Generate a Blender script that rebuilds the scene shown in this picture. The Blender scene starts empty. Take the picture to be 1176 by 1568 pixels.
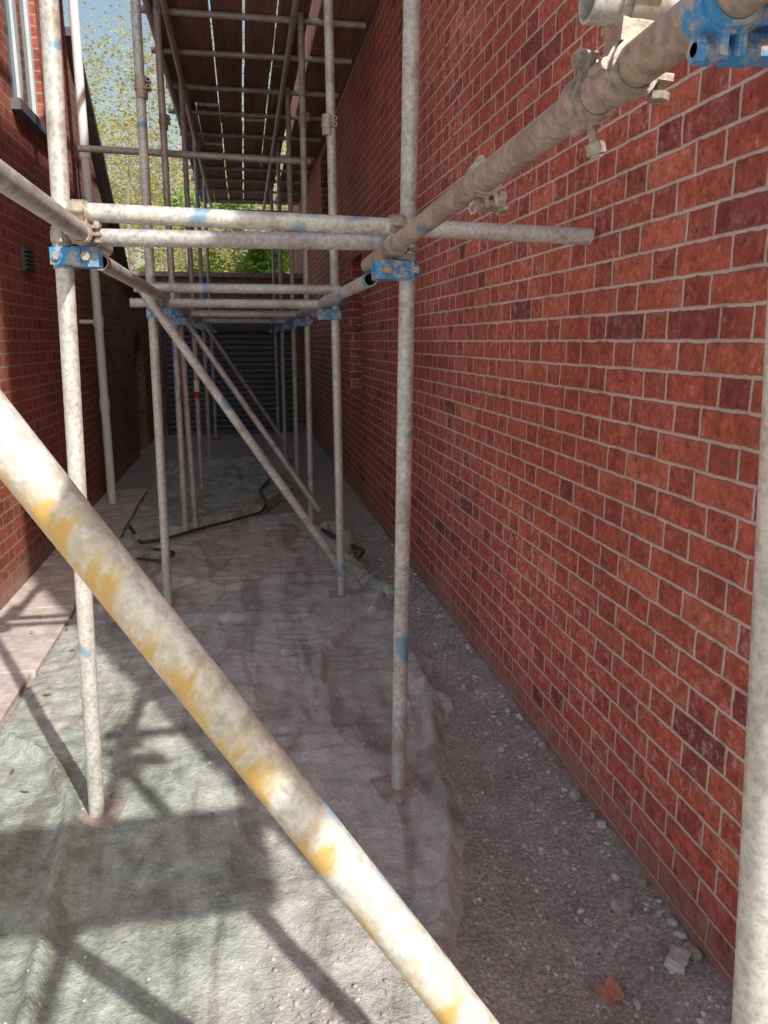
import bpy, math, random, bmesh
from mathutils import Vector, Matrix, noise
random.seed(7)
scene = bpy.context.scene
COL = scene.collection

# ---------------------------------------------------------------- helpers
class MB:
    def __init__(s): s.v=[]; s.f=[]
    def add(s, vs, fs):
        o=len(s.v); s.v.extend([tuple(a) for a in vs]); s.f.extend([tuple(i+o for i in f) for f in fs])
    def box(s, a, b, M=None):
        x0,y0,z0=a; x1,y1,z1=b
        vs=[Vector(p) for p in ((x0,y0,z0),(x1,y0,z0),(x1,y1,z0),(x0,y1,z0),(x0,y0,z1),(x1,y0,z1),(x1,y1,z1),(x0,y1,z1))]
        if M is not None: vs=[M@p for p in vs]
        s.add(vs,[(0,3,2,1),(4,5,6,7),(0,1,5,4),(1,2,6,5),(2,3,7,6),(3,0,4,7)])
    def cyl(s, p, q, r, n=18, hollow=0.0, r2=None):
        p=Vector(p); q=Vector(q); d=(q-p).normalized()
        u=d.cross(Vector((0,0,1)))
        if u.length<1e-3: u=d.cross(Vector((0,1,0)))
        u.normalize(); w=d.cross(u)
        if r2 is None: r2=r
        def ring(c,rr): return [c+u*(math.cos(2*math.pi*i/n)*rr)+w*(math.sin(2*math.pi*i/n)*rr) for i in range(n)]
        if hollow>0:
            vs=ring(p,r)+ring(q,r2)+ring(q,hollow)+ring(p,hollow); fs=[]
            for k in range(4):
                k2=(k+1)%4
                for i in range(n):
                    j=(i+1)%n
                    fs.append((k*n+i,k2*n+i,k2*n+j,k*n+j))
        else:
            vs=ring(p,r)+ring(q,r2); fs=[(i,n+i,n+(i+1)%n,(i+1)%n) for i in range(n)]
            fs.append(tuple(range(n))); fs.append(tuple(range(2*n-1,n-1,-1)))
        s.add(vs,fs)
    def done(s, name, mat, parent=None, smooth=False, uv=True):
        me=bpy.data.meshes.new(name); me.from_pydata(s.v,[],s.f); me.update()
        if uv:
            l=me.uv_layers.new(name="UVMap"); d=l.data
            for p in me.polygons:
                n=p.normal; ax,ay,az=abs(n.x),abs(n.y),abs(n.z)
                for li in p.loop_indices:
                    c=me.vertices[me.loops[li].vertex_index].co
                    if ax>=ay and ax>=az: d[li].uv=(c.y,c.z)
                    elif ay>=az: d[li].uv=(c.x+.07,c.z)
                    else: d[li].uv=(c.x,c.y)
        if smooth:
            me.polygons.foreach_set("use_smooth",[True]*len(me.polygons))
            try: me.set_sharp_from_angle(angle=math.radians(40))
            except Exception: pass
        me.materials.append(mat)
        ob=bpy.data.objects.new(name,me); COL.objects.link(ob)
        if parent: ob.parent=parent
        return ob
def empty(name):
    e=bpy.data.objects.new(name,None); COL.objects.link(e); e.empty_display_size=.2; return e
def mat(name):
    m=bpy.data.materials.new(name); m.use_nodes=True; nt=m.node_tree; nt.nodes.clear()
    o=nt.nodes.new('ShaderNodeOutputMaterial'); b=nt.nodes.new('ShaderNodeBsdfPrincipled')
    nt.links.new(b.outputs[0],o.inputs[0]); return m,nt,b
def N(nt,t,ins=None,**kw):
    n=nt.nodes.new(t)
    for k,v in kw.items(): setattr(n,k,v)
    if ins:
        for k,v in ins.items():
            i=n.inputs[k]
            if isinstance(v,bpy.types.NodeSocket): nt.links.new(v,i)
            else: i.default_value=v
    return n
def C(r,g,b): return (r,g,b,1)
def noi(nt,vec,scale,detail=3,rough=.6,dist=0):
    return N(nt,'ShaderNodeTexNoise',{'Vector':vec,'Scale':scale,'Detail':detail,'Roughness':rough,'Distortion':dist}).outputs[0]
def ramp(nt,fac,stops,interp='LINEAR'):
    n=N(nt,'ShaderNodeValToRGB',{'Fac':fac}); cr=n.color_ramp; cr.interpolation=interp
    while len(cr.elements)<len(stops): cr.elements.new(.5)
    for e,(p,c) in zip(cr.elements,stops):
        e.position=p; e.color=c if len(c)==4 else C(*c)
    return n.outputs[0]
def mr(nt,v,a,b_,c=0.0,d=1.0):
    return N(nt,'ShaderNodeMapRange',{'Value':v,'From Min':a,'From Max':b_,'To Min':c,'To Max':d}).outputs[0]
def g(v): return C(v,v,v)
def mix(nt,fac,a,b,mode='MIX'):
    n=nt.nodes.new('ShaderNodeMix'); n.data_type='RGBA'; n.blend_type=mode
    for k,v in ((0,fac),(6,a),(7,b)):
        if isinstance(v,bpy.types.NodeSocket): nt.links.new(v,n.inputs[k])
        else: n.inputs[k].default_value=v
    return n.outputs[2]
def M_(nt,op,a,b=0.0,c=0.0):
    n=nt.nodes.new('ShaderNodeMath'); n.operation=op
    for k,v in enumerate((a,b,c)):
        if isinstance(v,bpy.types.NodeSocket): nt.links.new(v,n.inputs[k])
        else: n.inputs[k].default_value=v
    return n.outputs[0]
def bump(nt,b,h,dist=.01,st=1.0):
    n=N(nt,'ShaderNodeBump',{'Height':h,'Distance':dist,'Strength':st}); nt.links.new(n.outputs[0],b.inputs['Normal'])
def objc(nt): return nt.nodes.new('ShaderNodeTexCoord').outputs['Object']
def scaled(nt,vec,s):
    return N(nt,'ShaderNodeVectorMath',{0:vec,1:s},operation='MULTIPLY').outputs[0]

# ---------------------------------------------------------------- materials
def brick_mat(name, hd, dk, md, lt, mortar, smear=.5, detail=True):
    """Flemish bond, metric UVs"""
    m,nt,b=mat(name)
    tc=nt.nodes.new('ShaderNodeTexCoord'); uv=tc.outputs['UV']; ob=tc.outputs['Object']
    n1=noi(nt,ob,50,2,.75); n2=noi(nt,ob,1.1,2,.6); nm=noi(nt,ob,15,2,.75)
    S=N(nt,'ShaderNodeSeparateXYZ',{0:uv}); wo=M_(nt,'MULTIPLY_ADD',nm,.015,-.0075)
    u=M_(nt,'ADD',M_(nt,'ADD',S.outputs[0],wo),20.0); v=M_(nt,'ADD',M_(nt,'MULTIPLY_ADD',wo,.6,S.outputs[1]),3.0)
    vr=M_(nt,'DIVIDE',v,.075); row=M_(nt,'FLOOR',vr); fv=M_(nt,'SUBTRACT',vr,row)
    odd=M_(nt,'MODULO',row,2.0)
    rj=N(nt,'ShaderNodeTexWhiteNoise',{'W':row},noise_dimensions='1D').outputs[0]
    uu=M_(nt,'DIVIDE',M_(nt,'ADD',M_(nt,'MULTIPLY_ADD',odd,.16875,u),M_(nt,'MULTIPLY',rj,.022)),.3375)
    cell=M_(nt,'FLOOR',uu); p=M_(nt,'MULTIPLY',M_(nt,'SUBTRACT',uu,cell),.3375)
    head=M_(nt,'GREATER_THAN',p,.2235)
    du=M_(nt,'MINIMUM',M_(nt,'ABSOLUTE',M_(nt,'SUBTRACT',p,.2235)),M_(nt,'MINIMUM',p,M_(nt,'SUBTRACT',.3375,p)))
    dv=M_(nt,'MULTIPLY',M_(nt,'MINIMUM',fv,M_(nt,'SUBTRACT',1.0,fv)),.075)
    dd=M_(nt,'ADD',M_(nt,'MINIMUM',du,dv),M_(nt,'MULTIPLY_ADD',n1,.006,-.003))
    mm=mr(nt,dd,.0034,.0068,1,0)
    idv=N(nt,'ShaderNodeCombineXYZ',{0:M_(nt,'MULTIPLY_ADD',head,.5,cell),1:row,2:0.0}).outputs[0]
    wn=N(nt,'ShaderNodeTexWhiteNoise',{'Vector':idv},noise_dimensions='2D').outputs[0]
    col=ramp(nt,wn,[(0,dk),(.13,md),(.68,md),(1,lt)])
    col=mix(nt,M_(nt,'MULTIPLY',head,M_(nt,'MULTIPLY_ADD',wn,.6,.15)),col,C(*hd))
    col=mix(nt,1,col,ramp(nt,n1,[(.25,g(.58)),(.75,g(1.38))]),'MULTIPLY')
    col=mix(nt,1,col,ramp(nt,nm,[(.3,g(.74)),(.7,g(1.22))]),'MULTIPLY')
    col=mix(nt,mr(nt,n1,.66,.78,0,.6),col,C(.70,.42,.32))
    col=mix(nt,mr(nt,n1,.36,.24,0,.75),col,C(.12,.045,.04))
    mcol=mix(nt,n1,C(*[c*.68 for c in mortar]),C(*[c*1.15 for c in mortar]))
    if detail:
        sm=M_(nt,'MULTIPLY',mr(nt,noi(nt,ob,26,3,.85),.52,.70),mr(nt,n2,.38,.62,.06,smear))
        col=mix(nt,sm,col,mcol)
    col=mix(nt,M_(nt,'MULTIPLY',mm,mr(nt,nm,.25,.5,.5,1)),col,mcol)
    col=mix(nt,1,col,ramp(nt,n2,[(.3,g(.80)),(.7,g(1.12))]),'MULTIPLY')
    z=N(nt,'ShaderNodeSeparateXYZ',{0:ob}).outputs[2]
    d=mr(nt,M_(nt,'MULTIPLY_ADD',nm,-.35,z),-.14,.04,.75,0)
    col=mix(nt,d,col,C(.34,.25,.21))
    nt.links.new(col,b.inputs['Base Color']); b.inputs['Roughness'].default_value=.8
    b.inputs['Specular IOR Level'].default_value=.35
    if detail:
        h=M_(nt,'ADD',M_(nt,'MULTIPLY',mm,-1.0),M_(nt,'MULTIPLY',n1,.8))
        bump(nt,b,M_(nt,'MULTIPLY_ADD',wn,.3,h),.006,.9)
    return m
M_brickR=brick_mat('red_brick',(.34,.072,.055),(.22,.055,.050),(.50,.115,.072),(.60,.165,.095),(.78,.58,.48),.7)
M_brickL=brick_mat('red_brick_house',(.28,.07,.055),(.24,.07,.05),(.42,.11,.075),(.50,.16,.10),(.44,.34,.29),.3,False)
M_brickB=brick_mat('brown_brick',(.16,.09,.075),(.16,.09,.07),(.28,.145,.11),(.38,.20,.145),(.36,.30,.25),.2,False)

def tube_mat(name,c1,c2,blue=.60,yellow=None,rough=.5,metal=.25,side=False):
    m,nt,b=mat(name); o=objc(nt)
    n1=noi(nt,o,8,4,.75); n2=noi(nt,o,70,2,.75); n3=noi(nt,o,6.5,1,.5,.6)
    col=mix(nt,ramp(nt,n1,[(.35,g(0)),(.65,g(1))]),C(*c1),C(*c2))
    col=mix(nt,1,col,ramp(nt,n2,[(.3,g(.66)),(.7,g(1.18))]),'MULTIPLY')
    col=mix(nt,mr(nt,n1,.56,.72,0,.55),col,C(.30,.21,.14))
    if yellow:
        if side:
            mp=N(nt,'ShaderNodeMapping',{'Vector':o,'Rotation':(0,math.radians(-34),0)}); yv=scaled(nt,mp.outputs[0],(1.6,1.6,.26))
            yn=noi(nt,yv,10,4,.75,.4)
            gn=nt.nodes.new('ShaderNodeNewGeometry').outputs['Normal']
            dt=N(nt,'ShaderNodeVectorMath',{0:gn,1:(-.82,0,-.57)},operation='DOT_PRODUCT').outputs[1]
            yn=M_(nt,'MULTIPLY_ADD',dt,.11,yn)
        else: yn=noi(nt,o,9,4,.75,.4)
        col=mix(nt,mr(nt,yn,yellow,yellow+.14,0,.65),col,C(.62,.46,.22))
        col=mix(nt,mr(nt,yn,yellow+.11,yellow+.18,0,.85),col,C(.66,.40,.10))
        col=mix(nt,mr(nt,n2,.60,.72,0,.5),col,C(.34,.26,.19))
    col=mix(nt,mr(nt,M_(nt,'MULTIPLY_ADD',n2,.14,n3),blue+.07,blue+.12,0,.75),col,C(.10,.30,.48))
    nt.links.new(col,b.inputs['Base Color']); b.inputs['Metallic'].default_value=metal
    nt.links.new(mr(nt,n2,.3,.7,rough-.1,rough+.15),b.inputs['Roughness'])
    bump(nt,b,n2,.0015,.6)
    return m
M_tube=tube_mat('galvanised_tube',(.62,.61,.59),(.45,.43,.40),.665)
M_tubeN=tube_mat('worn_painted_tube',(.74,.72,.66),(.58,.56,.51),.67,.68,.45)
M_brace=tube_mat('yellow_stained_tube',(.82,.79,.72),(.64,.62,.56),.66,.44,.45,.1,True)
M_tubeR=tube_mat('weathered_tube',(.56,.48,.39),(.38,.32,.25),.68,.70,.5)
M_coup=tube_mat('rusty_coupler_steel',(.38,.29,.21),(.52,.47,.40),.75,None,.5,.4)
def plain(name,c,rough=.6,metal=0,var=.25,sc=12,bd=.002):
    m,nt,b=mat(name); o=objc(nt); n=noi(nt,o,sc,4,.65)
    col=mix(nt,1,C(*c),ramp(nt,n,[(.3,g(1-var)),(.7,g(1+var))]),'MULTIPLY')
    nt.links.new(col,b.inputs['Base Color']); b.inputs['Roughness'].default_value=rough; b.inputs['Metallic'].default_value=metal
    if bd>.001: bump(nt,b,n,bd,.6)
    return m
m,nt,b=mat('chipped_blue_paint'); o=objc(nt)
nn=noi(nt,o,38,4,.75)
nt.links.new(mix(nt,mr(nt,nn,.48,.58),C(.05,.28,.58),C(.42,.40,.38)),b.inputs['Base Color']); b.inputs['Roughness'].default_value=.42
M_blue=m
m,nt,b=mat('scaffold_board_wood'); o=objc(nt)
xx=noi(nt,scaled(nt,o,(1,.12,1)),5,2); gr=noi(nt,scaled(nt,o,(60,1.5,60)),1,3,.6)
col=mix(nt,ramp(nt,xx,[(.35,g(0)),(.65,g(1))]),C(.20,.12,.085),C(.35,.22,.155))
col=mix(nt,1,col,ramp(nt,gr,[(.3,g(.6)),(.7,g(1.25))]),'MULTIPLY')
nt.links.new(col,b.inputs['Base Color']); b.inputs['Roughness'].default_value=.8; M_wood=m
M_white=plain('white_upvc',(.82,.83,.85),.35,0,.06,6,0)
M_frame=plain('window_frame_pale',(.62,.70,.74),.4,0,.08,8,0)
M_slate=plain('roof_slate',(.14,.14,.15),.7,0,.3,9)
M_dark=plain('dark_painted_metal',(.07,.075,.085),.45,.1,.25,7,0)
M_door=plain('dark_door_paint',(.06,.065,.06),.5)
M_stone=plain('coping_stone',(.32,.28,.25),.85,0,.3,14)
M_conc=plain('pinkish_concrete',(.55,.48,.43),.9,0,.28,13,.004)
M_yard=plain('pale_yard_concrete',(.60,.57,.52),.95,0,.15,2,0)
m,nt,b=mat('window_glass'); b.inputs['Base Color'].default_value=C(.05,.07,.09); b.inputs['Roughness'].default_value=.06; M_glass=m

m,nt,b=mat('dusty_gravel_ground'); o=objc(nt)
n1=noi(nt,o,5,4,.7); n2=noi(nt,o,80,3,.8)
col=mix(nt,ramp(nt,n1,[(.32,g(0)),(.68,g(1))]),C(.37,.32,.28),C(.58,.51,.45))
vor=N(nt,'ShaderNodeTexVoronoi',{'Vector':o,'Scale':62.0,'Randomness':1.0})
sp=mr(nt,M_(nt,'MULTIPLY_ADD',n1,-.4,vor.outputs[0]),.0,.14,1,0)
pc=mix(nt,N(nt,'ShaderNodeSeparateColor',{0:vor.outputs[1]}).outputs[0],C(.26,.22,.19),C(.78,.73,.67))
col=mix(nt,sp,col,pc)
col=mix(nt,1,col,ramp(nt,n2,[(.28,g(.5)),(.72,g(1.35))]),'MULTIPLY')
nt.links.new(col,b.inputs['Base Color']); b.inputs['Roughness'].default_value=.95
bump(nt,b,n2,.014,1.0); M_ground=m

def tarp_mat(name):
    m,nt,b=mat(name); o=objc(nt)
    at=N(nt,'ShaderNodeAttribute',attribute_name='dust').outputs['Fac']
    n1=noi(nt,o,4.5,5,.75,.4); n2=noi(nt,o,75,3,.8); n4=noi(nt,o,17,3,.75)
    tr=noi(nt,scaled(nt,o,(5.5,1.3,1)),1.0,3,.65,1.2)
    green=mix(nt,n4,C(.25,.31,.25),C(.54,.60,.52))
    dust=mix(nt,n1,C(.41,.405,.38),C(.66,.635,.59))
    f=M_(nt,'ADD',at,M_(nt,'MULTIPLY_ADD',n1,2.0,-1.0))
    col=mix(nt,mr(nt,f,.1,.7,.0,1),green,dust)
    col=mix(nt,1,col,ramp(nt,tr,[(.36,C(.64,.61,.58)),(.52,g(1.0)),(.66,g(1.1))]),'MULTIPLY')
    col=mix(nt,mr(nt,n2,.60,.72,0,.55),col,C(.82,.80,.75))
    col=mix(nt,mr(nt,n2,.41,.28,0,.65),col,C(.22,.205,.19))
    col=mix(nt,1,col,ramp(nt,n4,[(.28,g(.74)),(.72,g(1.16))]),'MULTIPLY')
    nt.links.new(col,b.inputs['Base Color'])
    nt.links.new(mr(nt,f,.2,.9,.40,.85),b.inputs['Roughness'])
    bump(nt,b,M_(nt,'MULTIPLY_ADD',n4,1.4,n2),.007,.85)
    return m
M_tarp=tarp_mat('dusty_plastic_sheet')
m,nt,b=mat('stones'); o=objc(nt); v=noi(nt,o,14,1)
nt.links.new(ramp(nt,v,[(.3,(.28,.24,.21)),(.5,(.49,.43,.39)),(.7,(.74,.69,.63))]),b.inputs['Base Color']); b.inputs['Roughness'].default_value=.9
M_stones=m
def leafmat(name,stops):
    m,nt,b=mat(name); o=objc(nt)
    c=ramp(nt,noi(nt,o,1.6,3,.8),stops)
    d1=N(nt,'ShaderNodeBsdfDiffuse',{'Color':c})
    tr=N(nt,'ShaderNodeBsdfTranslucent',{'Color':c}); mx=N(nt,'ShaderNodeMixShader',{0:.4,1:d1.outputs[0],2:tr.outputs[0]})
    nt.links.new(mx.outputs[0],[n for n in nt.nodes if n.type=='OUTPUT_MATERIAL'][0].inputs[0]); return m
M_leafA=leafmat('spring_birch_leaves',[(.3,(.26,.26,.07)),(.5,(.46,.43,.14)),(.7,(.70,.60,.30))])
M_leafB=leafmat('hedge_leaves',[(.3,(.12,.22,.03)),(.5,(.34,.50,.08)),(.7,(.55,.66,.16))])
M_bark=plain('grey_bark',(.34,.29,.23),.85,0,.3,5,0)

def wall_x(mb, x, y0,y1,z0,z1, holes, depth):
    ys=sorted(set([y0,y1]+[h[0] for h in holes]+[h[1] for h in holes]))
    zs=sorted(set([z0,z1]+[h[2] for h in holes]+[h[3] for h in holes]))
    for i in range(len(ys)-1):
        for j in range(len(zs)-1):
            a,bb,c,d=ys[i],ys[i+1],zs[j],zs[j+1]; cy=(a+bb)/2; cz=(c+d)/2
            if any(h[0]<cy<h[1] and h[2]<cz<h[3] for h in holes): continue
            mb.add([(x,a,c),(x,bb,c),(x,bb,d),(x,a,d)],[(0,1,2,3)] if depth<0 else [(0,3,2,1)])
    for (a,bb,c,d) in holes:
        X=x+depth
        mb.add([(x,a,c),(X,a,c),(X,a,d),(x,a,d)],[(0,1,2,3)])
        mb.add([(x,bb,c),(X,bb,c),(X,bb,d),(x,bb,d)],[(0,3,2,1)])
        mb.add([(x,a,d),(X,a,d),(X,bb,d),(x,bb,d)],[(0,1,2,3)])
        mb.add([(x,a,c),(X,a,c),(X,bb,c),(x,bb,c)],[(0,3,2,1)])
def window_x(parent, x, sgn, y0,y1,z0,z1, fm, sill=True):
    f=MB(); t=.06; xi=x-sgn*.10; xo=x-sgn*.04
    a,b_=min(xi,xo),max(xi,xo)
    f.box((a,y0,z0),(b_,y0+t,z1)); f.box((a,y1-t,z0),(b_,y1,z1))
    f.box((a,y0+t,z0),(b_,y1-t,z0+t)); f.box((a,y0+t,z1-t),(b_,y1-t,z1))
    ym=(y0+y1)/2; f.box((a+.005,ym-.03,z0+t),(b_-.005,ym+.03,z1-t))
    f.done('window_frame',fm,parent)
    gl=MB(); xm=(a+b_)/2; gl.box((xm-.005,y0+t,z0+t),(xm+.005,y1-t,z1-t)); gl.done('window_glass',M_glass,parent)
    if sill:
        s=MB(); lo,hi=min(x-sgn*.1,x+sgn*.06),max(x-sgn*.1,x+sgn*.06)
        s.box((lo,y0-.05,z0-.07),(hi,y1+.05,z0-.002)); s.done('window_sill',M_slate,parent)

XR=1.045; XL=-1.40
# ---------------------------------------------------------------- right building
bR=empty('red_brick_building')
mb=MB(); holes=[(6.95,7.75,1.02,2.25),(9.4,10.3,2.9,3.7)]
YC=.12; HR=7.3
wall_x(mb,XR,YC,16,-.1,HR,holes,.22)
mb.add([(XR,YC,-.1),(7,YC,-.1),(7,YC,HR),(XR,YC,HR)],[(0,1,2,3)])
mb.add([(7,YC,-.1),(7,16,-.1),(7,16,HR),(7,YC,HR)],[(0,1,2,3)])
mb.add([(XR,16,-.1),(7,16,-.1),(7,16,HR),(XR,16,HR)],[(0,3,2,1)])
mb.done('walls',M_brickR,bR)
for h in holes: window_x(bR,XR+.10,-1,*h,M_slate,False)
mb=MB(); mb.box((XR-.04,YC-.04,HR),(7.04,16.04,HR+.12)); mb.done('parapet_coping',M_stone,bR)
# ---------------------------------------------------------------- left house
bL=empty('brick_house')
HL=4.7; YH=7.70; YL0=3.9; RZ=HL+1.2
mb=MB(); holesL=[(5.75,6.62,3.02,4.25)]
wall_x(mb,XL,YL0,YH,-.1,HL,holesL,-.16)
mb.add([(XL,YH,-.1),(-8,YH,-.1),(-8,YH,HL),(-4.7,YH,RZ),(XL,YH,HL)],[(0,1,2,3,4)])
mb.add([(XL,YL0,-.1),(-8,YL0,-.1),(-8,YL0,HL),(-4.7,YL0,RZ),(XL,YL0,HL)],[(4,3,2,1,0)])
mb.add([(-8,YL0,-.1),(-8,YH,-.1),(-8,YH,HL),(-8,YL0,HL)],[(0,3,2,1)])
mb.done('walls',M_brickL,bL)
for h in holesL: window_x(bL,XL,1,*h,M_frame)
mb=MB()
for sx_,ex in ((XL+.18,-4.7),(-8.18,-4.7)):
    z0=HL-.1; z1=RZ+.02; ya_=YL0-.1
    mb.add([(sx_,ya_,z0),(ex,ya_,z1),(ex,YH+.12,z1),(sx_,YH+.12,z0),(sx_,ya_,z0+.08),(ex,ya_,z1+.08),(ex,YH+.12,z1+.08),(sx_,YH+.12,z0+.08)],
        [(0,1,2,3),(7,6,5,4),(0,4,5,1),(3,2,6,7),(0,3,7,4)])
mb.done('roof',M_slate,bL)
mb=MB(); mb.box((XL+.004,5.55,1.95),(XL+.03,5.77,2.10))
for k in range(5): mb.box((XL+.03,5.56,1.965+k*.027),(XL+.045,5.76,1.975+k*.027))
mb.done('air_vent',M_dark,bL)
mb=MB(); px,py=-1.245,7.30
mb.cyl((px,py,.03),(px,py,4.62),.038,20,.030)
for z in (.9,1.62,3.0,4.4): mb.cyl((px,py,z),(px,py,z+.09),.045,20,.03)
for z in (1.62,4.4): mb.box((XL,py-.02,z+.03),(px-.03,py+.02,z+.06))
mb.done('white_downpipe',M_white,None,True)
# ---------------------------------------------------------------- outbuilding
oB=empty('brick_outbuilding')
mb=MB(); ya,yb,yc_,yd=YH+.004,10.15,10.78,11.75; Y2=12.9; zt=2.14; za=4.05
x=XL-.02
mb.add([(x,ya,-.1),(x,yc_,-.1),(x,yc_,zt),(x,yb,zt),(x,ya,za)],[(0,1,2,3,4)])
mb.add([(x,yd,-.1),(x,Y2,-.1),(x,Y2,zt),(x,yd,zt)],[(0,1,2,3)])
n=14; ym=(yc_+yd)/2; rr=(yd-yc_)/2
arc=[(x,ym-rr*math.cos(math.pi*i/n),1.28+.34*math.sin(math.pi*i/n)) for i in range(n+1)]
for i in range(n):
    a_,b_=arc[i],arc[i+1]
    mb.add([a_,b_,(x,b_[1],zt),(x,a_[1],zt)],[(0,1,2,3)])
    mb.add([a_,b_,(x-.2,b_[1],b_[2]),(x-.2,a_[1],a_[2])],[(0,3,2,1)])
for yy in (yc_,yd): mb.add([(x,yy,-.1),(x-.2,yy,-.1),(x-.2,yy,1.28),(x,yy,1.28)],[(0,1,2,3)])
mb.add([(x,ya,za),(x,yb,zt),(-4,yb,zt),(-4,ya,za)],[(0,1,2,3)])
mb.done('walls',M_brickB,oB)
mb=MB()
def slab(y0,z0,y1,z1,x0,x1,t=.07):
    mb.add([(x0,y0,z0),(x1,y0,z0),(x1,y1,z1),(x0,y1,z1),(x0,y0,z0+t),(x1,y0,z0+t),(x1,y1,z1+t),(x0,y1,z1+t)],[(0,3,2,1),(4,5,6,7),(0,1,5,4),(1,2,6,5),(2,3,7,6),(3,0,4,7)])
slab(ya,za+.01,yb+.05,zt,-4.1,XL+.09); slab(yb+.06,zt+.002,Y2-.02,zt+.002,-1.75,XL+.05,.06)
mb.done('roof_and_coping',M_slate,oB)
mb=MB(); mb.box((x-.19,yc_+.002,-.05),(x-.15,yd-.002,1.6))
for k in range(7): mb.box((x-.15,yc_+.03+k*.135,0),(x-.135,yc_+.14+k*.135,1.58))
mb.done('arched_door',M_door,oB)
# ---------------------------------------------------------------- garage
gB=empty('brick_garage'); YB=12.9
mb=MB(); d0,d1,zs=-1.26,.84,1.80; ztop=2.48
mb.box((-5,YB,-.1),(d0,YB+.3,ztop)); mb.box((d1,YB,-.1),(XR-.003,YB+.3,ztop)); mb.box((d0,YB,zs),(d1,YB+.3,ztop))
mb.done('walls',M_brickB,gB)
mb=MB(); mb.box((-5,YB-.05,ztop),(XR-.003,YB+3.5,ztop+.07)); mb.done('coping',M_stone,gB)
mb=MB(); mb.box((d0+.003,YB-.02,zs-.14),(d1-.003,YB+.1,zs-.002)); mb.box((d0+.003,YB+.04,-.02),(d0+.06,YB+.12,zs-.145)); mb.box((d1-.06,YB+.04,-.02),(d1-.003,YB+.12,zs-.145))
mb.done('shutter_frame',M_dark,gB)
mb=MB(); z=.0; p=[]
while z<zs-.16:
    p+= [(YB+.10,z),(YB+.055,z+.014),(YB+.055,z+.062),(YB+.10,z+.076)]; z+=.09
vs=[];fs=[]
for (yy,zz) in p: vs+=[(d0+.06,yy,zz),(d1-.06,yy,zz)]
for i in range(len(p)-1): fs.append((2*i,2*i+1,2*i+3,2*i+2))
mb.add(vs,fs); mb.done('roller_shutter',plain('shutter_steel',(.13,.145,.175),.5,.05,.12,4,0),gB)

# ---------------------------------------------------------------- ground
def sst(a,b_,t):
    t=max(0,min(1,(t-a)/(b_-a))); return t*t*(3-2*t)
def H(x,y):
    v=Vector((x,y,0))
    h=.010*noise.noise(v*2.2)+.006*noise.noise(v*7+Vector((5,5,0)))
    h+=.045*sst(.78,1.045,x)*(1+.5*noise.noise(v*5))*(1-.5*sst(3,8,y))
    h+=sst(.35,.8,x)*(.006*noise.noise(v*22)+.005*noise.noise(v*50))
    return h
def grid(name,x0,x1,y0,y1,res,fz,matl,fx=None,fatt=None):
    nx=int((x1-x0)/res); ny=int((y1-y0)/res); vs=[];fs=[];att=[]
    for j in range(ny+1):
        for i in range(nx+1):
            u=i/nx; w=j/ny; x=x0+(x1-x0)*u; y=y0+(y1-y0)*w
            if fx: x,y=fx(u,w)
            vs.append((x,y,fz(x,y,u,w)))
            if fatt: att.append(fatt(x,y))
    for j in range(ny):
        for i in range(nx):
            a=j*(nx+1)+i; fs.append((a,a+1,a+nx+2,a+nx+1))
    me=bpy.data.meshes.new(name); me.from_pydata(vs,[],fs); me.update()
    me.polygons.foreach_set("use_smooth",[True]*len(me.polygons)); me.materials.append(matl)
    if fatt:
        A=me.attributes.new('dust','FLOAT','POINT'); A.data.foreach_set('value',att)
    ob=bpy.data.objects.new(name,me); COL.objects.link(ob); return ob
grid('alley_ground',-1.41,1.06,-1.8,13.2,.020,lambda x,y,u,w:H(x,y),M_ground)
mb=MB(); mb.add([(-400,-400,-.07),(400,-400,-.07),(400,600,-.07),(-400,600,-.07)],[(0,1,2,3)]); mb.done('ground',M_yard)
mb=MB(); y=-1.9
while y<7.6:
    L=.9; z=.032+random.uniform(-.003,.003)
    e=-1.0+random.uniform(-.012,.012)
    x0,x1,y0_,y1_=XL+.004,e,y+.004,y+L-.004
    bv=.006
    mb.add([(x0,y0_,-.03),(x1,y0_,-.03),(x1,y1_,-.03),(x0,y1_,-.03),(x0,y0_,z-bv),(x1,y0_,z-bv),(x1,y1_,z-bv),(x0,y1_,z-bv),
            (x0+bv,y0_+bv,z),(x1-bv,y0_+bv,z),(x1-bv,y1_-bv,z),(x0+bv,y1_-bv,z)],
        [(0,1,5,4),(1,2,6,5),(2,3,7,6),(3,0,4,7),(4,5,9,8),(5,6,10,9),(6,7,11,10),(7,4,8,11),(8,9,10,11)])
    y+=L
mb.done('concrete_path',M_conc)

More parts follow.
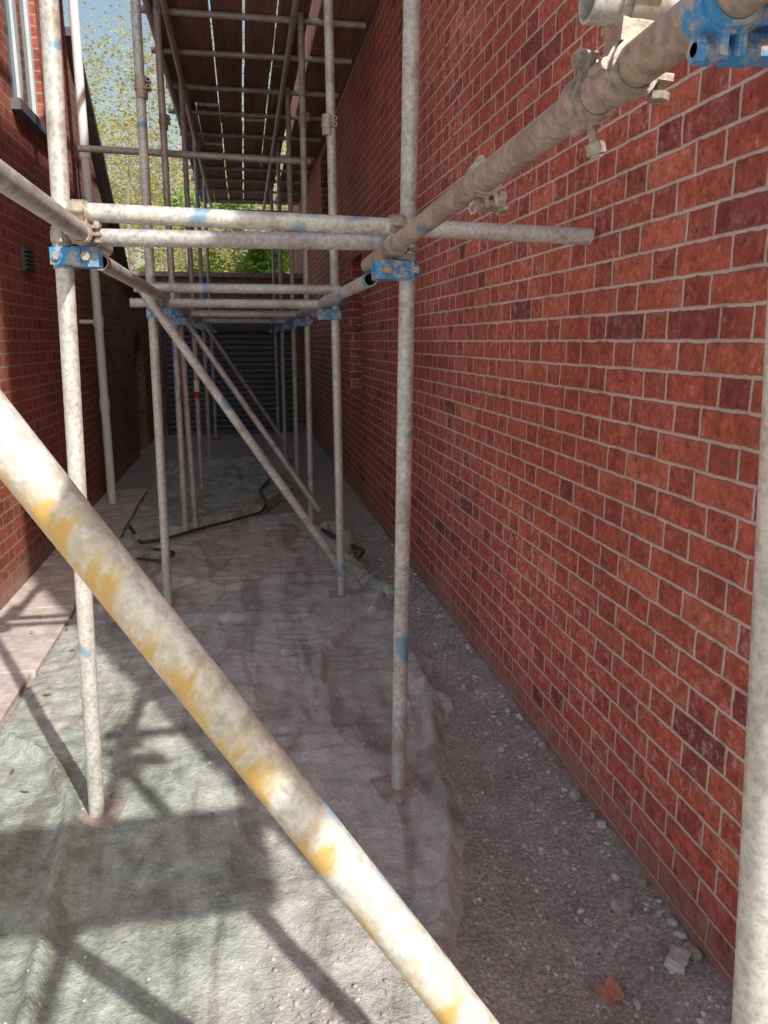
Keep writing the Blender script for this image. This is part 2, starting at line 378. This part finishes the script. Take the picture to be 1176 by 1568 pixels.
def dpoly(x,y,P):
    best=9
    for (ax,ay),(bx,by) in zip(P[:-1],P[1:]):
        dx,dy=bx-ax,by-ay; t=((x-ax)*dx+(y-ay)*dy)/(dx*dx+dy*dy); t=0 if t<0 else 1 if t>1 else t
        q=(x-ax-dx*t)**2+(y-ay-dy*t)**2
        if q<best: best=q
    return math.sqrt(best)
def lerpt(T,y):
    if y<=T[0][0]: return T[0][1]
    for (a,va),(b_,vb) in zip(T[:-1],T[1:]):
        if y<=b_:
            t=(y-a)/(b_-a); t=t*t*(3-2*t); return va+(vb-va)*t
    return T[-1][1]
edgeT=[(-1.8,.15),(.6,.36),(1.35,.47),(2.3,.68),(3.0,.80),(3.6,.84),(4.3,.80),(5.2,.72),(6.6,.60)]
folds=[([(-.50,.9),(-.52,1.4),(-.57,2.0),(-.60,2.35),(-.74,2.68),(-.92,2.86)],.020,.042),
       ([(.27,3.15),(.31,3.42),(.47,3.72),(.66,4.0),(.78,4.35)],.030,.045),
       ([(.80,2.9),(.68,3.15),(.5,3.2)],.05,.02),
       ([(-.95,3.3),(-.5,3.05),(.0,3.15)],.05,.012),
       ([(-.85,1.3),(-.7,1.9),(-.88,2.5)],.03,.022),
       ([(-.6,5.0),(-.2,4.6),(.3,4.75)],.04,.02),
       ([(-.95,4.4),(-.4,4.15),(.3,4.0)],.05,.016)]
def wr(x,y):
    v=Vector((x,y,0)); q=noise.noise(v*1.4)
    w1=noise.noise(Vector((x*2.2+q*1.2,y*9+q*2,1.3))); w2=noise.noise(Vector((x*9+q*2,y*3.0,4.1)))
    a=sst(1.9,3.4,y); k=sst(-.1,.25,noise.noise(v*1.9+Vector((3,3,3))))
    return .014*(1-abs(w1)*2)*(.3+.7*a)*(.4+.6*k)+.006*(1-abs(w2)*2)+.004*noise.noise(v*14)+.0035*k*(1-2*abs(noise.noise(Vector((x*7+q*3,y*26,8)))))
def tz(x,y,u,w):
    z=H(x,y)+.014+wr(x,y)
    for P,wd,hh in folds:
        d=dpoly(x,y,P)
        if d<wd*3: z+=hh*math.exp(-(d/wd)**2)*(1+.5*noise.noise(Vector((x*9,y*9,2))))
    e=lerpt(edgeT,y); d=e-x
    if d<.2: z+=.032*math.exp(-((d-.07)/.024)**2)*(1+.7*noise.noise(Vector((x*3,y*6,7))))*(1-.7*sst(3.0,3.4,y))
    if u>.95: z-=.026*((u-.95)/.05)**.7
    if u<.02: z-=.01*(1-u/.02)
    return z
def tx(u,w):
    y=-1.8+8.4*w
    x0=-.985+.03*noise.noise(Vector((y*2,0,3))); x1=lerpt(edgeT,y)+.035*noise.noise(Vector((y*4,1,3)))+.02*noise.noise(Vector((y*13,1,3)))
    return x0+(x1-x0)*u, y
def dust(x,y):
    a=sst(-.75,.1,x+.12*noise.noise(Vector((x*3,y*3,9))))*sst(.2,1.2,x+.6+.2*y*.6)
    a=a*.75+.25*sst(2.4,3.2,y)
    a=max(a,sst(2.5,3.3,y)*(.5+.4*sst(-.6,.2,x)))
    return max(a,sst(.2,.65,x))
grid('plastic_ground_sheet',-1,.65,-1.8,6.6,.0145,tz,M_tarp,tx,dust)
fT=[(-.98,5.62),(-.6,5.95),(-.2,6.35),(.1,6.68),(.35,7.3),(.5,7.6)]
def tx2(u,w):
    x=-.96+1.46*u; y0=lerpt(fT,x)+.03*noise.noise(Vector((x*6,2,2))); return x,y0+(9.9-y0)*w
def tz2(x,y,u,w):
    y0=lerpt(fT,x); d=y-y0
    z=H(x,y)+.03+wr(x+7,y)*1.6+.05*math.exp(-((d-.07)/.05)**2)*(1+.5*noise.noise(Vector((x*7,1,1))))
    z+=.03*math.exp(-(dpoly(x,y,[(.2,7.4),(-.1,8.2),(-.2,9.4)])/.05)**2)+.03*math.exp(-(dpoly(x,y,[(-.9,7.6),(-.3,7.8),(.3,8.3)])/.05)**2)
    if w<.012: z-=.04
    return z
grid('plastic_ground_sheet',-.96,.5,5.6,9.9,.024,tz2,M_tarp,tx2,lambda x,y:.12+.5*sst(8.5,9.8,y))

mb=MB()
ICO=[(0,0,-1),(.72,-.53,-.45),(-.28,-.85,-.45),(-.89,0,-.45),(-.28,.85,-.45),(.72,.53,-.45),(.28,-.85,.45),(-.72,-.53,.45),(-.72,.53,.45),(.28,.85,.45),(.89,0,.45),(0,0,1)]
ICF=[(0,1,2),(1,0,5),(0,2,3),(0,3,4),(0,4,5),(1,5,10),(2,1,6),(3,2,7),(4,3,8),(5,4,9),(1,10,6),(2,6,7),(3,7,8),(4,8,9),(5,9,10),(6,10,11),(7,6,11),(8,7,11),(9,8,11),(10,9,11)]
def stone(x,y,z,s):
    R_=Matrix.Rotation(random.uniform(0,6.3),3,'Z')@Matrix.Rotation(random.uniform(-.5,.5),3,'X')
    sc=Vector((random.uniform(.7,1.4),random.uniform(.6,1.1),random.uniform(.4,.8)))*s
    vs=[R_@Vector((a[0]*sc.x*random.uniform(.75,1.2),a[1]*sc.y*random.uniform(.75,1.2),a[2]*sc.z*random.uniform(.8,1.15))) for a in ICO]
    mb.add([(p.x+x,p.y+y,p.z+z) for p in vs],ICF)
for i in range(7000):
    y=.9+7.5*random.random()**1.6; e=lerpt(edgeT,y)
    x=e+.01+(XR-.01-e-.01)*random.random()**.75
    s=.0022+.0072*random.random()**5
    stone(x,y,H(x,y)+s*.2,s)
for i in range(110):
    y=1.1+5*random.random()**1.4; x=XR-.02-.2*random.random()**2; s=random.uniform(.008,.022); stone(x,y,H(x,y)+s*.3,s)
for i in range(2000):
    y=.9+5*random.random(); x=random.uniform(-.6,lerpt(edgeT,y)-.05); s=.0016+.006*random.random()**5
    stone(x,y,tz(x,y,.5,.5)+s*.2,s)
for i in range(700):
    y=1.3+random.gauss(0,.14); x=.08+random.gauss(0,.16); s=.002+.008*random.random()**3
    stone(x,y,tz(x,y,.5,.5)+s*.2,s)
mb.done('gravel',M_stones,None,False,False)
mb=MB()
for i in range(70):
    y=1+5*random.random(); x=random.choice((random.uniform(-1.38,-.9),random.uniform(-1.0,-.85),random.uniform(-.9,.9)))
    z=(.045 if x<-1 else tz(x,y,.5,.5)+.006 if x<.45 else H(x,y)+.02); s=random.uniform(.008,.018); a=random.uniform(0,6.3)
    M=Matrix.Translation((x,y,z))@Matrix.Rotation(a,4,'Z')@Matrix.Rotation(random.uniform(-.4,.4),4,'X')
    mb.add([M@Vector(q) for q in ((-s,0,0),(-.3*s,-.5*s,.002),(.7*s,-.35*s,.004),(s*1.3,0,.006),(.6*s,.4*s,.004),(-.4*s,.45*s,.001))],[(0,1,2,3,4,5)])
mb.done('leaf_litter',plain('dry_leaf',(.26,.13,.06),.8,0,.4,20,0))
def chunk(name,x,y,z,sx,sy,sz,rot,matl):
    M=Matrix.Translation((x,y,z))@Matrix.Rotation(rot,4,'Z')@Matrix.Rotation(.12,4,'X')
    bm=bmesh.new(); bmesh.ops.create_cube(bm,size=1); bmesh.ops.subdivide_edges(bm,edges=bm.edges[:],cuts=3,use_grid_fill=True)
    for v in bm.verts:
        c=Vector((v.co.x*sx,v.co.y*sy,v.co.z*sz)); c*=1+.3*noise.noise(v.co*3+Vector((x,y,0))*5); v.co=M@c
    me=bpy.data.meshes.new(name); bm.to_mesh(me); bm.free(); me.materials.append(matl); ob=bpy.data.objects.new(name,me); COL.objects.link(ob)
M_frag=plain('brick_fragment',(.50,.22,.15),.9,0,.3,30,.004)
chunk('brick_fragment',.79,1.40,H(.79,1.4)+.010,.040,.055,.028,.3,M_frag)
chunk('brick_fragment',.97,1.42,H(.97,1.42)+.012,.055,.045,.03,.8,M_stones)
chunk('brick_fragment',.93,1.62,H(.93,1.62)+.010,.045,.035,.025,.2,M_stones)
chunk('brick_fragment',.15,3.48,.045,.05,.035,.02,.2,M_stones)

def lumpy(name,P,r,matl,amp=.35,n=14):
    pts=[]
    for (a,b_) in zip(P[:-1],P[1:]):
        a=Vector(a);b_=Vector(b_); k=max(2,int((b_-a).length/.025))
        pts+=[a.lerp(b_,i/k) for i in range(k)]
    pts.append(Vector(P[-1])); m_=MB(); vs=[];fs=[]
    for _ in range(4): pts=[pts[0]]+[(pts[i-1]+pts[i]*2+pts[i+1])/4 for i in range(1,len(pts)-1)]+[pts[-1]]
    for i,p in enumerate(pts):
        d=(pts[min(i+1,len(pts)-1)]-pts[max(i-1,0)]).normalized(); u=d.cross(Vector((0,0,1))).normalized(); w=u.cross(d)
        for k in range(n):
            a=2*math.pi*k/n; dr=u*math.cos(a)+w*math.sin(a)
            rr=r*(1+amp*noise.noise((p+dr*r)*16))*(1 if 0<i<len(pts)-1 else .3); vs.append(p+dr*rr)
    for i in range(len(pts)-1):
        for k in range(n): fs.append((i*n+k,i*n+(k+1)%n,(i+1)*n+(k+1)%n,(i+1)*n+k))
    m_.add(vs,fs); m_.done(name,matl,None,True,False)
M_rub=plain('black_plastic',(.05,.05,.05),.5,0,.2,8,0)
lumpy('rolled_plastic_sheet',[(.82,4.22,.03),(.68,4.6,.05),(.62,5.0,.05),(.72,5.5,.05),(.62,6.0,.05)],.05,M_tarp,.9)
lumpy('black_hose',[(.70,4.85,.10),(.76,5.0,.11),(.70,5.3,.07),(.55,5.9,.05)],.014,M_rub,.2,10)
# dark cable along the front of the far sheet
lumpy('black_cable',[(-.96,6.3,.05),(-.80,5.72,.045),(-.62,5.80,.05),(-.40,6.02,.06),(-.1,6.32,.06),(.1,6.55,.06),(.16,6.9,.08),(.1,7.4,.09),(.22,8.0,.09)],.013,M_rub,.2,8)
lumpy('black_cable',[(-.70,5.55,.04),(-.52,5.42,.045),(-.60,5.20,.045),(-.78,5.30,.045)],.010,M_rub,.2,8)

# ---------------------------------------------------------------- scaffolding
sc=empty('scaffolding')
R=.0242; RI=.0204
T=MB(); TN=MB(); TR=MB(); TB=MB(); CP=MB(); BL=MB(); PL=MB(); WD=MB()
def tube(p,q,b=None): (b or T).cyl(p,q,R,20,RI)
def bolt(b,p,d,l=.035):
    p=Vector(p); d=Vector(d).normalized(); b.cyl(p-d*l,p+d*l,.0065,8); b.cyl(p+d*(l-.018),p+d*(l-.004),.0125,6); b.cyl(p-d*l,p-d*(l-.008),.0125,6)
def band(b,p,ax,other,w=.05):
    p=Vector(p); ax=Vector(ax).normalized(); o=Vector(other)-p; o-=ax*o.dot(ax)
    if o.length<1e-4: o=ax.orthogonal()
    o.normalize(); s=ax.cross(o)
    b.cyl(p-ax*w/2,p+ax*w/2,.0295,20,.0243)
    b.cyl(p-ax*w*.3,p+ax*w*.3,.0325,20,.0243)
    Mx=Matrix((( *s,0),( *ax,0),( *o,0),(0,0,0,1))).transposed(); Mx.translation=p
    b.box((-.014+.036,-w*.32,-.008),(.014+.036,w*.32,.0),Mx); b.box((-.014+.036,-w*.32,.010),(.014+.036,w*.32,.018),Mx)
    bolt(b,p+s*.042+o*.005,o,.03)
    b.cyl(p-s*.033-ax*w*.35,p-s*.033+ax*w*.35,.007,8)
def coupler(p1,a1,p2,a2,b=None,b2=None):
    b=b or CP; b2=b2 or b
    band(b,p1,a1,p2); band(b2,p2,a2,p1)
    p1=Vector(p1); p2=Vector(p2)
    m_=(p1+p2)/2; d=(p2-p1); L=max(.006,(d.length-.055)/2+.004); d.normalize(); a=Vector(a1).normalized(); a=(a-d*a.dot(d)).normalized(); s=d.cross(a)
    Mx=Matrix(((*s,0),(*a,0),(*d,0),(0,0,0,1))).transposed(); Mx.translation=m_
    b.box((-.022,-.022,-L),(.022,.022,L),Mx)
Zv=(0,0,1); Yv=(0,1,0); Xv=(1,0,0)
def bracket(p, side=1, a=.095, c=.028):
    x,y,z=p
    band(BL,(x,y,z),Zv,(x+side,y,z),.06)
    def bx(x0,x1,y0,y1,z0,z1):
        X0,X1=sorted((x+side*x0,x+side*x1)); BL.box((X0,y+y0,z+z0),(X1,y+y1,z+z1))
    bx(.026,a,-.036,-.030,-.026,.026); bx(.026,a,.030,.036,-.026,.026); bx(.026,a,-.030,.030,-.026,-.020)
    bx(-c,.05,-.0415,-.0365,-.022,.022)
    bolt(BL,(x+side*(a-.03),y,z),(0,1,0),.052); CP.cyl((x+side*(a-.03),y-.058,z),(x+side*(a-.03),y-.046,z),.013,6)
    CP.cyl((x-side*.012,y-.052,z),(x-side*.012,y-.042,z),.011,6)
def led(y):
    t=(y+1.7)/4.45; return Vector((.452-.017*t,y,1.86-.105*t))

stds=[((.61,.67,0),(.485,.67,1.98),TN),((-.47,.70,0),(-.46,.70,4.6),T),
 ((-.517,2.32,0),(-.392,2.32,4.7),TN),((.461,2.30,0),(.517,2.30,4.7),T),
 ((-.476,4.32,0),(-.43,4.30,5.0),T),((.521,4.35,0),(.475,4.35,5.0),T),
 ((-.50,6.05,0),(-.49,6.05,5.0),T),((.50,6.2,0),(.50,6.2,5.0),T),
 ((-.43,6.16,0),(-.47,6.2,1.9),T),
 ((-.46,7.75,0),(-.45,7.75,5.0),T),((.50,7.9,0),(.50,7.9,5.0),T),
 ((-.47,9.9,0),(-.46,9.9,5.0),T),((.48,9.9,0),(.50,9.9,5.0),T),
 ((-.47,12.3,0),(-.47,12.3,5.0),T),((.50,12.3,0),(.50,12.3,5.0),T),
 ((-.47,-1.5,0),(-.46,-1.5,4.6),T),((.60,-1.5,0),(.50,-1.5,4.6),T)]  # last pair: unseen bay behind the camera, added to cast shadows
for a,b_,k in stds:
    z=tz(a[0],a[1],.5,.5) if a[1]<6.5 else .02
    tube((a[0],a[1],z+.006),b_,k)
    r_=random.uniform(-.3,.3); Mx=Matrix.Translation((a[0],a[1],z))@Matrix.Rotation(r_,4,'Z')
    PL.box((-.075,-.075,0),(.075,.075,.006),Mx); PL.cyl((a[0],a[1],z+.006),(a[0],a[1],z+.07),.0175,12)
    for sx_ in (-.055,.055):
        for sy in (-.055,.055): PL.cyl(Mx@Vector((sx_,sy,.006)),Mx@Vector((sx_,sy,.0085)),.006,8)
def sx(i,z):
    a,b_,k=stds[i]; t=z/b_[2]; return a[0]+(b_[0]-a[0])*t
tube((.452,-1.7,1.86),(.435,2.75,1.755),TR); tube((.437,2.70,1.705),(.445,8.3,1.70)); tube((.447,8.1,1.755),(.447,13.0-.2,1.74))
tube((-.41,-1.7,1.80),(-.41,2.62,1.778)); tube((-.40,2.45,1.725),(-.415,8.3,1.71)); tube((-.41,8.1,1.76),(-.41,12.8,1.74))
tube((-.475,2.25,1.832),(1.02,2.25,1.800),TN)
tube((-.50,2.40,1.785),(.50,2.40,1.790),T)
tube((.39,.90,1.869),(1.0,.90,1.869),TN)
for (y,z,e) in ((4.22,1.765,.52),(4.45,1.70,.50),(6.0,1.76,.62),(6.3,1.70,.6),(7.7,1.76,.6),(8.0,1.69,.7),(9.8,1.80,.6),(12.2,1.80,.6)):
    tube((-.56+random.uniform(-.03,.05),y,z),(e,y,z))
coupler((.438,2.25,1.768),Yv,(.44,2.25,1.815),Xv); coupler((-.41,2.25,1.779),Yv,(-.41,2.25,1.829),Xv)
coupler((sx(3,1.79),2.30,1.77),Zv,(.438,2.32,1.767),Yv); coupler((sx(2,1.79),2.32,1.775),Zv,(-.41,2.32,1.779),Yv)
q=led(.90); coupler(q,Yv,(q.x+.005,.90,1.869),Xv)
q=led(1.0); band(CP,q,Yv,(q.x-.4,1.0,q.z+.1),.055); bolt(CP,(q.x+.01,1.0,q.z-.045),(.3,0,-1),.022)
q=led(1.44); band(CP,q,Yv,(q.x+.5,1.44,q.z+.12),.04); bolt(CP,(q.x+.02,1.46,q.z-.045),(1,.4,.1),.04); bolt(CP,(q.x+.045,1.46,q.z-.035),(0,.4,1),.02)
q=led(.72); coupler((.492,.72,q.z),Zv,q,Yv,BL)
BL.box((.475,.755,q.z-.03),(.60,.785,q.z+.03)); bolt(CP,(.54,.78,q.z),Yv,.04)
bracket((sx(2,1.72),2.32,1.722),1); bracket((sx(3,1.69),2.30,1.700),-1,.10,.012)
for i in (4,5,6,7,9,10,11,12,13,14):
    X=sx(i,1.7); Y=stds[i][0][1]; s=1 if X<0 else -1
    bracket((X,Y,1.64),s); coupler((X,Y,1.71),Zv,(X+s*.05,Y,1.71),Yv,BL)
tube((-.50,.80,1.83),(.55,.60,.285),TB)
coupler((-.40,.775,1.68),(.54,-.1,-.79),(-.41,.72,1.79),Yv)
tube((-.50,4.24,1.76),(.57,4.42,.10),T)
tube((-.50,6.28,1.76),(.56,6.12,.15),T); tube((-.50,9.8,1.76),(.55,9.95,.12),T)
tube((-1.12,6.30,2.86),(.56,6.30,2.83)); tube((-.54,9.2,2.9),(.6,9.2,2.9))
for (x,y,z) in ((-.445,4.305,2.72),(-.49,6.05,3.0),(.48,4.35,2.6),(-.452,7.75,2.5),(.50,6.2,3.1)):
    CP.cyl((x,y,z-.05),(x,y,z+.05),.030,20,.0245); CP.cyl((x,y,z-.012),(x,y,z+.012),.034,20,.0245); bolt(CP,(x+.036,y,z),Yv,.03); bolt(CP,(x+.036,y,z+.03),Yv,.03)
ZD=3.80
for X in (-.44,.44): tube((X,3.6,ZD-.075),(X,8.9,ZD-.075)); tube((X,8.8,ZD-.08),(X,14.2,ZD-.08))
tube((-.56,3.8,ZD-.04),(-.56,9,ZD-.04))
y=3.75
while y<14.2:
    tube((-.62+random.uniform(-.05,.03),y,ZD-.026),(.98,y+random.uniform(-.03,.03),ZD-.026)); y+=random.uniform(.72,.98)
for z in (4.35,4.85): tube((-.50,3.6,z),(-.50,13.6,z))
def board(x0,y0,L,w=.222):
    z=ZD+random.uniform(0,.004); dx=random.uniform(-.006,.006)
    WD.add([(x0,y0,z),(x0+w,y0,z),(x0+w+dx,y0+L,z),(x0+dx,y0+L,z),(x0,y0,z+.036),(x0+w,y0,z+.036),(x0+w+dx,y0+L,z+.036),(x0+dx,y0+L,z+.036)],
      [(0,3,2,1),(4,5,6,7),(0,1,5,4),(1,2,6,5),(2,3,7,6),(3,0,4,7)])
for k,x0 in enumerate([-.60,-.368,-.134,.104,.336,.632,.832]):
    w=.202 if k>=5 else .222
    y=3.7+random.uniform(-.1,.2)
    while y<14:
        L=min(random.choice((1.5,2.1,2.7,3.3)),14.3-y)
        board(x0+random.uniform(-.006,.005),y,L-.008,w)
        y+=L+random.choice((0,.01,.02,.05,.09))
for k in range(2):  # unseen boards above the camera, added to cast a shade band on the sheet
    z=1.90; y0=-.17+k*.228; WD.box((.11+.02*k,y0,z),(1.02-.02*k,y0+.222,z+.036))
T.done('tubes',M_tube,sc,True); TN.done('worn_tubes',M_tubeN,sc,True); TR.done('weathered_tubes',M_tubeR,sc,True); TB.done('stained_brace',M_brace,sc,True)
CP.done('couplers',M_coup,sc,True); BL.done('blue_couplers',M_blue,sc,True)
PL.done('base_plates',plain('rusty_plate',(.44,.36,.32),.7,.2,.3,25,0),sc); WD.done('boards',M_wood,sc)
TP=MB(); TP.cyl((-.459,7.75,.95),(-.459,7.75,1.02),.0265,16); TP.done('red_tape',plain('red_tape_mat',(.55,.04,.03),.5),sc)
TP=MB(); TP.cyl((-.459,7.75,1.021),(-.459,7.75,1.13),.0265,16); TP.done('white_tape',M_white,sc)

# ---------------------------------------------------------------- trees
def tree(name,base,height,leaves,leafsize,lm,seed,droop=.25,levels=4):
    rnd=random.Random(seed); e=empty(name); b=MB(); tips=[]
    def grow(p,d,L,r,lev):
        k=4; cur=Vector(p); dd=Vector(d)
        for i in range(k):
            nd=(dd+Vector((rnd.uniform(-1,1),rnd.uniform(-1,1),rnd.uniform(-.6,.6)))*.18+Vector((0,0,-droop*.25 if lev>=2 else .05))).normalized()
            nx=cur+nd*L/k; r2=r*(1-.16)
            b.cyl(cur,nx,r,6 if lev<2 else 3,0,r2)
            if lev<levels and (lev>0 or i>=1):
                for _ in range(2):
                    a=rnd.uniform(0,6.28); side=nd.orthogonal().normalized(); side=Matrix.Rotation(a,3,nd)@side
                    f=rnd.uniform(.45,.68); grow(nx,(nd*rnd.uniform(.35,.8)+side*.8).normalized(),L*f,r2*.5,lev+1)
            if lev>=levels-1: tips.append((cur.copy(),nx.copy()))
            cur=nx;dd=nd;r=r2
    grow(base,(rnd.uniform(-.05,.05),0,1),height*.75,height*.011,0)
    b.done('trunk_and_branches',M_bark,e,True,False)
    lf=MB()
    for i in range(leaves):
        a,c=rnd.choice(tips)
        if rnd.random()<((a.z-base[2])/(height*1.35))**2: continue
        p=a.lerp(c,rnd.random())+Vector((rnd.gauss(0,1),rnd.gauss(0,1),rnd.gauss(0,1)-.4))*leafsize*1.3
        s=leafsize*rnd.uniform(.5,1.3); R3=Matrix.Rotation(rnd.uniform(0,6.3),3,'Z')@Matrix.Rotation(rnd.uniform(0,3.1),3,'X')
        lf.add([p+R3@Vector(q) for q in ((-s*.5,0,0),(0,-s*.35,0),(s*.6,0,0),(0,s*.35,0))],[(0,1,2,3)])
    lf.done('leaves',lm,e,False,False)
tree('birch_tree',(-3.3,26,-.07),9.6,42000,.095,M_leafA,3)
tree('birch_tree',(-1.2,30,-.07),9.5,26000,.11,M_leafA,8)
tree('birch_tree',(-5.8,36,-.07),11.5,34000,.12,M_leafA,12)
def hedge(name,x0,x1,y,zt,n,seed):
    rnd=random.Random(seed); e=empty(name); lf=MB(); b=MB(); cl=[]
    for i in range(int((x1-x0)*5)):
        cx=rnd.uniform(x0,x1); cz=rnd.uniform(.4,zt)*(1 if rnd.random()<.8 else 1.12); cy=y+rnd.uniform(-.9,.9); cl.append((cx,cy,cz,rnd.uniform(.3,.65)))
    for (cx,cy,cz,r) in cl: b.cyl((cx*.98,y,-.07),(cx,cy,cz),.03,5,0,.01)
    for i in range(n):
        cx,cy,cz,r=rnd.choice(cl); d=Vector((rnd.gauss(0,1),rnd.gauss(0,1),rnd.gauss(0,1))).normalized()*r*rnd.random()**.4
        p=Vector((cx,cy,cz))+d; s=rnd.uniform(.06,.14); R3=Matrix.Rotation(rnd.uniform(0,6.3),3,'Z')@Matrix.Rotation(rnd.uniform(0,3.1),3,'X')
        lf.add([p+R3@Vector(q) for q in ((-s*.5,0,0),(0,-s*.35,0),(s*.6,0,0),(0,s*.35,0))],[(0,1,2,3)])
    b.done('stems',M_bark,e,False,False); lf.done('leaves',M_leafB,e,False,False)
hedge('hedge',-7,3,19,4.0,28000,5)

# ---------------------------------------------------------------- light
el=math.radians(40.5); hx,hy=-.447,.894
d=Vector((hx*math.cos(el),hy*math.cos(el),-math.sin(el)))
L=bpy.data.lights.new('sun','SUN'); L.energy=4.8; L.angle=math.radians(.8); L.color=(1,.95,.87)
so=bpy.data.objects.new('sun',L); so.rotation_euler=d.to_track_quat('-Z','Y').to_euler(); so.location=(5,-10,12); COL.objects.link(so)
w=bpy.data.worlds.new('World'); scene.world=w; w.use_nodes=True; nt=w.node_tree
bg=nt.nodes['Background']; sky=nt.nodes.new('ShaderNodeTexSky'); sky.sky_type='NISHITA'; sky.sun_disc=False
sky.sun_elevation=el; sky.sun_rotation=math.atan2(-hx,-hy); sky.altitude=0; sky.air_density=1.8; sky.dust_density=3.0; sky.ozone_density=2.6
nt.links.new(sky.outputs[0],bg.inputs[0]); bg.inputs[1].default_value=.15

cam=bpy.data.cameras.new('camera'); co=bpy.data.objects.new('camera',cam); COL.objects.link(co)
co.location=(0,0,1.5); co.rotation_euler=(math.radians(90-12.54),0,math.radians(-10.15))
cam.sensor_fit='VERTICAL'; cam.sensor_height=36; cam.sensor_width=27; cam.lens=27.05; cam.clip_start=.05; cam.clip_end=2000
scene.camera=co
scene.view_settings.view_transform='Standard'; scene.view_settings.look='None'; scene.view_settings.exposure=0
